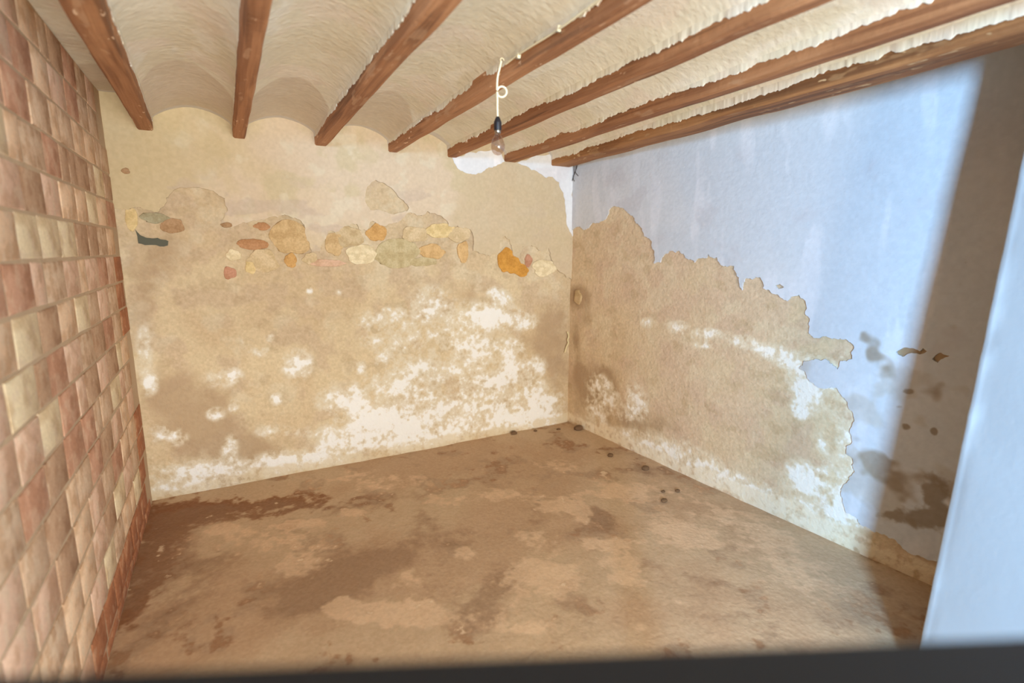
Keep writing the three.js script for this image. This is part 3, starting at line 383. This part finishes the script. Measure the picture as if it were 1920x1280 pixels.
const beamLabel = ['brown timber ceiling beam closest to the brick wall', 'narrow brown ceiling beam, second counting from the brick wall', 'brown ceiling beam, third from the brick wall, left of the one with the cable', 'brown ceiling beam carrying the pale cable and the hanging bulb', 'reddish ceiling beam just right of the hanging bulb, pale worn strip along it', 'scuffed ceiling beam with white plaster spots, second from the limewashed wall', 'thick yellowish brown ceiling beam running along the top of the limewashed wall'];
BEAMS.forEach((b, i) => {
  const pos = [], uv = [], idx = [], N = 110, c = 0.008;
  for (let k = 0; k <= N; k++) {
    const z = lerp(ZB - 0.1, 4.3, k / N), l = bl(b, z), r = br(b, z), j = (s, a) => (fbm(z * 3 + s + i * 13, s * 2.1, 3) - 0.5) * a, yb = 2.275 + j(1, 0.014);
    const q = [[l + j(2, 0.012), 2.48], [l + j(2, 0.012), yb + c], [l + c + j(3, 0.012), yb], [(l + r) / 2, yb + j(5, 0.006)], [r - c + j(4, 0.012), yb], [r + j(6, 0.012), yb + c], [r + j(6, 0.012), 2.48]]; let d = 0;
    q.forEach(([x, y], m) => { if (m) d += Math.hypot(x - q[m - 1][0], y - q[m - 1][1]); pos.push(x, y, z); uv.push(d + i * 0.13, z); });
  }
  const W = 7; for (let k = 0; k < N; k++) { for (let m = 0; m < 6; m++) { const a = k * W + m; idx.push(a, a + 1, a + W + 1, a, a + W + 1, a + W); } const a = k * W; idx.push(a + 6, a, a + W, a + 6, a + W, a + W + 6); }
  for (let m = 1; m < 6; m++) { idx.push(0, m + 1, m); const e = N * W; idx.push(e, e + m, e + m + 1); }
  let g = new THREE.BufferGeometry(); g.setAttribute('position', new THREE.Float32BufferAttribute(pos, 3)); g.setAttribute('uv', new THREE.Float32BufferAttribute(uv, 2)); g.setIndex(idx); g = toCreasedNormals(g, 0.6);
  tag(mesh('ceiling_beam', g, woodMat[i]), beamLabel[i], 'beam', 'timber ceiling beams');
});
const ceiling = new THREE.Group(); ceiling.name = 'ceiling'; ceiling.userData.kind = 'structure'; scene.add(ceiling);
for (let i = 0; i <= BEAMS.length; i++) {
  const L = i ? (z) => br(BEAMS[i - 1], z) - 0.012 : () => -0.6, R = i < BEAMS.length ? (z) => bl(BEAMS[i], z) + 0.012 : () => 3.15;
  const pos = [], uv = [], idx = [], N = 150, K = 16, W = K + 3;
  for (let k = 0; k <= N; k++) {
    const z = lerp(ZB - 0.03, 4.25, k / N), l = L(z), r = R(z);
    for (let m = 0; m <= K; m++) {
      const t = m / K, s = i === 0 ? 0.5 * t + 0.5 : i === BEAMS.length ? 0.5 * t : t, x = lerp(l, r, t);
      const y = i === 0 ? 2.462 + (fbm(x * 5, z * 2, 3) - 0.5) * 0.02 : 2.334 + 0.092 * Math.pow(Math.sin(Math.PI * s), 0.72) + (fbm(x * 5 + i, z * 2, 3) - 0.5) * 0.022; pos.push(x, y, z); uv.push(x + 0.65, z - ZB);
    }
    pos.push(r, 2.49, z, l, 2.49, z); uv.push(r + 0.65, z - ZB, l + 0.65, z - ZB);
  }
  for (let k = 0; k < N; k++) for (let m = 0; m < W; m++) { const a = k * W + m, b = k * W + (m + 1) % W; idx.push(a, b, b + W, a, b + W, a + W); }
  for (let m = 1; m < W - 1; m++) { idx.push(0, m + 1, m); const e = N * W; idx.push(e, e + m, e + m + 1); }
  let g = new THREE.BufferGeometry(); g.setAttribute('position', new THREE.Float32BufferAttribute(pos, 3)); g.setAttribute('uv', new THREE.Float32BufferAttribute(uv, 2)); g.setIndex(idx); g = toCreasedNormals(g, 0.7);
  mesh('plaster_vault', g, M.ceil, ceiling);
}
struct('ceiling_far', boxGeo(-1.4, -0.6, 2.4, 2.5, -0.3, 4.2), M.plain);
// ragged lips of plaster run down over the sides of the beams
BEAMS.forEach((b, i) => {
  for (const side of [-1, 1]) {
    const pos = [], uv = [], idx = [], N = 700, big = side < 0 ? (i === 0 ? 0.004 : i < 2 ? 0.008 : 0.014) : (i === 0 ? 0.010 : 0.007);
    for (let k = 0; k <= N; k++) {
      const z = lerp(ZB, 0.4, k / N), x = side < 0 ? bl(b, z) : br(b, z), s = i * 7 + side * 3;
      let y = 2.338 - big * sstep(0.3, 0.75, fbm(z * 4 + s, 1.7 + s, 4)) * 1.3 - big * 0.5 * fbm(z * 34 + s, 4.2, 3); y -= big * 0.9 * (fbm(z * 26 + s * 2, 6.2, 4) - 0.5) + big * 1.1 * (fbm(z * 90 + s, 2.2, 3) - 0.5); const sp = fbm(z * 60 + s * 3, 9.1, 2); if (sp > 0.8) y -= big * 5 * (sp - 0.8);
      y = Math.max(2.284, y); const o = 0.003 + 0.002 * fbm(z * 20, s, 2);
      pos.push(x - side * 0.01, 2.37, z, x + side * o, 2.37, z, x + side * o * 0.9, y + 0.003, z, x + side * o * 0.5, y, z, x - side * 0.01, y, z); for (let q = 0; q < 5; q++) uv.push(x + 0.65 + q * 0.01, z - ZB);
    }
    for (let k = 0; k < N; k++) for (let m = 0; m < 5; m++) { const a = k * 5 + m, c = k * 5 + (m + 1) % 5; if (side > 0) idx.push(a, a + 5, c + 5, a, c + 5, c); else idx.push(a, c + 5, a + 5, a, c, c + 5); }
    let g = new THREE.BufferGeometry(); g.setAttribute('position', new THREE.Float32BufferAttribute(pos, 3)); g.setAttribute('uv', new THREE.Float32BufferAttribute(uv, 2)); g.setIndex(idx); g = toCreasedNormals(g, 0.6);
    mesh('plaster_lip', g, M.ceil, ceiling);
  }
});

// ---------------------------------------------------------------- hanging bulb and its cable
{
  const t = groupAt('hanging_bulb', 1.029, 2.32, -1.968);
  tag(t, 'bare clear glass light bulb hanging on a looped cream cord', 'light bulb');
  const dir = V3(Math.cos(0.5), 0, Math.sin(0.5)), P = (a, y, d = 0) => V3(dir.x * a - dir.z * d, y, dir.z * a + dir.x * d);
  const pts = [P(0, 0.006), P(-0.004, -0.012), P(-0.014, -0.05), P(-0.017, -0.085)];
  for (let k = 0; k <= 10; k++) { const a = Math.PI * 0.92 - k / 10 * TAU * 0.98 * 1; pts.push(P(0.002 + 0.019 * Math.cos(a), -0.107 + 0.019 * Math.sin(a), 0.004 - k * 0.001)); }
  pts.push(P(-0.016, -0.13, -0.006), P(-0.016, -0.16), P(-0.015, -0.205));
  mesh('cord', new THREE.TubeGeometry(new THREE.CatmullRomCurve3(pts), 160, 0.0042, 8), M.cord, t);
  const lathe = (p, mat, name) => { const m = mesh(name, new THREE.LatheGeometry(p.map(([r, y]) => new THREE.Vector2(r, y)), 32), mat, t); m.position.set(dir.x * -0.015, -0.203, dir.z * -0.015); return m; };
  lathe([[0, 0.004], [0.005, 0.003], [0.009, -0.003], [0.0145, -0.016], [0.0155, -0.022], [0.0155, -0.047], [0.0145, -0.05], [0.012, -0.05], [0, -0.048]], M.black, 'lamp_holder');
  lathe([[0, -0.046], [0.011, -0.047], [0.0125, -0.05], [0.0118, -0.053], [0.0125, -0.056], [0.011, -0.062], [0, -0.062]], M.metal, 'screw_cap');
  const prof = []; for (let k = 0; k <= 26; k++) { const a = k / 26, y = -0.06 - a * 0.086; const r = a < 0.36 ? lerp(0.0105, 0.0235, sstep(0, 1, a / 0.36) ) : 0.0285 * Math.sqrt(Math.max(0, 1 - Math.pow((a - 0.58) / 0.42, 2))); prof.push([Math.max(0.0002, a < 0.36 ? r : Math.max(r, a < 0.5 ? lerp(0.0235, 0.0282, (a - 0.36) / 0.14) : 0)), y]); }
  const bulb = lathe(prof, M.glass, 'glass_bulb');
  const stem = lathe([[0, -0.06], [0.004, -0.061], [0.003, -0.08], [0.0045, -0.084], [0, -0.087]], M.glass, 'glass_stem');
  for (const s of [-1, 1]) { const w = mesh('support_wire', new THREE.TubeGeometry(new THREE.CatmullRomCurve3([V3(0.002 * s, -0.084, 0), V3(0.008 * s, -0.1, 0), V3(0.012 * s, -0.106, 0)]), 12, 0.0005, 5), M.metal, t); w.position.copy(stem.position); }
  const fl = []; for (let k = 0; k <= 30; k++) fl.push(V3(-0.012 + 0.024 * k / 30, -0.106 + 0.002 * Math.sin(k * 2.1), 0.002 * Math.cos(k * 2.1)));
  mesh('filament', new THREE.TubeGeometry(new THREE.CatmullRomCurve3(fl), 60, 0.0005, 4), M.metal, t).position.copy(stem.position);
  const hook = mesh('hook', new THREE.TorusGeometry(0.008, 0.002, 6, 16, 4.6), M.cord, t); hook.position.set(0.004, 0.01, 0);
}
{
  const c = groupAt('power_cable'); tag(c, 'thin cream electric cable clipped along the upper edge of a beam', 'cable');
  const at = (z, dy = 0) => V3(bl(BEAMS[3], z) - 0.016, 2.318 + dy, z), pts = [];
  for (let k = 0; k <= 16; k++) { const z = lerp(-1.965, -0.3, k / 16); pts.push(at(z, 0.006 * Math.sin(k * 1.3) * 0.5)); }
  mesh('sheath', new THREE.TubeGeometry(new THREE.CatmullRomCurve3(pts), 120, 0.0042, 7), M.cord, c);
  for (const z of [-1.86, -1.58, -1.2, -0.8]) {
    const k = groupAt('clip'); scene.remove(k); k.name = 'clip'; c.add(k); k.position.copy(at(z));
    const b = mesh('saddle', new RoundedBoxGeometry(0.014, 0.02, 0.012, 2, 0.004), M.cord, k); b.position.x = 0.002; b.rotation.x = 0.3;
    const n = mesh('nail', new THREE.CylinderGeometry(0.0022, 0.0022, 0.02, 8), M.metal, k); n.rotation.z = Math.PI / 2; n.position.set(-0.002, -0.012, 0);
  }
}
// loose wires left at the top of the corner, and a thread of old cord lower down
{
  const w = groupAt('loose_wires'); tag(w, 'thin dark loose wires dangling below the beam end in the far corner', 'wire');
  for (const [du, y1, s] of [[0.0, 2.12, 1], [0.03, 2.16, 2], [0.055, 2.2, 3]]) {
    const p = []; for (let k = 0; k <= 6; k++) { const t = k / 6; p.push(V3(0.03 + du + 0.02 * Math.sin(t * 4 + s), lerp(2.29, y1, t), 0.02 + 0.006 * Math.sin(t * 7 + s))); }
    const g = new THREE.TubeGeometry(new THREE.CatmullRomCurve3(p), 24, 0.0028, 5); g.applyMatrix4(RIGHT.m); mesh('strand', g, std({ color: 0x4a3d33 }), w);
  }
  const p = [V3(3.262, 0.86, 0.02), V3(3.27, 0.82, 0.03), V3(3.262, 0.785, 0.026), V3(3.268, 0.76, 0.03), V3(3.25, 0.72, 0.026), V3(3.238, 0.67, 0.02)];
  const g = new THREE.TubeGeometry(new THREE.CatmullRomCurve3(p), 40, 0.006, 6); g.applyMatrix4(BACK.m);
  tag(mesh('cord_end', g, std({ color: 0xe4d2a0 })), 'short frayed yellowish cord end hanging in the far corner at knee height', 'cord');
}
// crumbs of earth along the foot of the far corner
{
  const spots = [[2.10, 3.80, 0.022], [2.66, 3.62, 0.034], [2.50, 3.70, 0.016], [2.526, 3.008, 0.02], [2.589, 2.689, 0.024], [2.349, 2.26, 0.018], [2.53, 2.32, 0.014], [2.44, 2.36, 0.012], [2.3, 3.77, 0.014]];
  const crumbLabels = ['dark crumb of earth at the foot of the back wall, farthest left of the crumbs', 'largest dark crumb of earth, right in the far corner of the floor', 'small crumb of earth just left of the largest one in the far corner', 'dark crumb of earth on the floor, first one out from the far corner', 'dark crumb of earth hugging the limewashed wall, second one out from the corner', 'dark crumb nearest the viewer, lowest of the loose cluster of three', 'small crumb of earth, rightmost of the loose cluster of three', 'tiny crumb of earth, upper left of the loose cluster of three', 'small crumb between the farthest left one and the far corner'];
  spots.forEach(([x, d, r], i) => {
    const g = mergeVertices(new THREE.IcosahedronGeometry(r, 2).deleteAttribute('uv').deleteAttribute('normal')), p = g.attributes.position;
    for (let k = 0; k < p.count; k++) { const f = 0.75 + 0.5 * fbm(p.getX(k) / r * 1.4 + i * 5, (p.getY(k) + p.getZ(k)) / r * 1.4, 3); p.setXYZ(k, p.getX(k) * f * 1.25, p.getY(k) * f * 0.7, p.getZ(k) * f); }
    g.computeVertexNormals(); const m = mesh('earth_crumb', g, std({ color: 0x6e5238 })); m.position.set(x, r * 0.5, -d);
    tag(m, crumbLabels[i], 'crumb', 'crumbs of earth on the floor');
  });
}
// made-up rail in place of an unidentified dark blur close to the viewer
{
  const t = groupAt('near_blur_rail', 0, 0, 0); tag(t, 'dark out-of-focus blur across the very bottom, built as a made-up rail, closest to the viewer', 'rail');
  const yaw = THREE.MathUtils.degToRad(-28.7), f = 0.255, y = 1.338;
  t.position.set(f * Math.sin(-yaw), 0, -f * Math.cos(yaw)); t.rotation.y = yaw + 0.05;
  const r = mesh('top_rail', new RoundedBoxGeometry(1.5, 0.07, 0.1, 3, 0.012), M.darkWood, t); r.position.set(-0.34, y - 0.035, 0);
  const kb = mesh('added_shade_board', new RoundedBoxGeometry(1.36, 0.28, 0.03, 3, 0.006), M.darkWood, t); kb.position.set(-0.34, 0.15, 0);  // low board added to shade the floor nearest the viewer
  for (const s of [-1, 1]) { const p = mesh('post', new RoundedBoxGeometry(0.07, y - 0.05, 0.07, 3, 0.008), M.darkWood, t); p.position.set(0.7 * s - 0.34, (y - 0.05) / 2, 0); }
}
scene.traverse((o) => { if (o.isMesh) { o.castShadow = true; o.receiveShadow = true; } });
renderer.render(scene, camera);
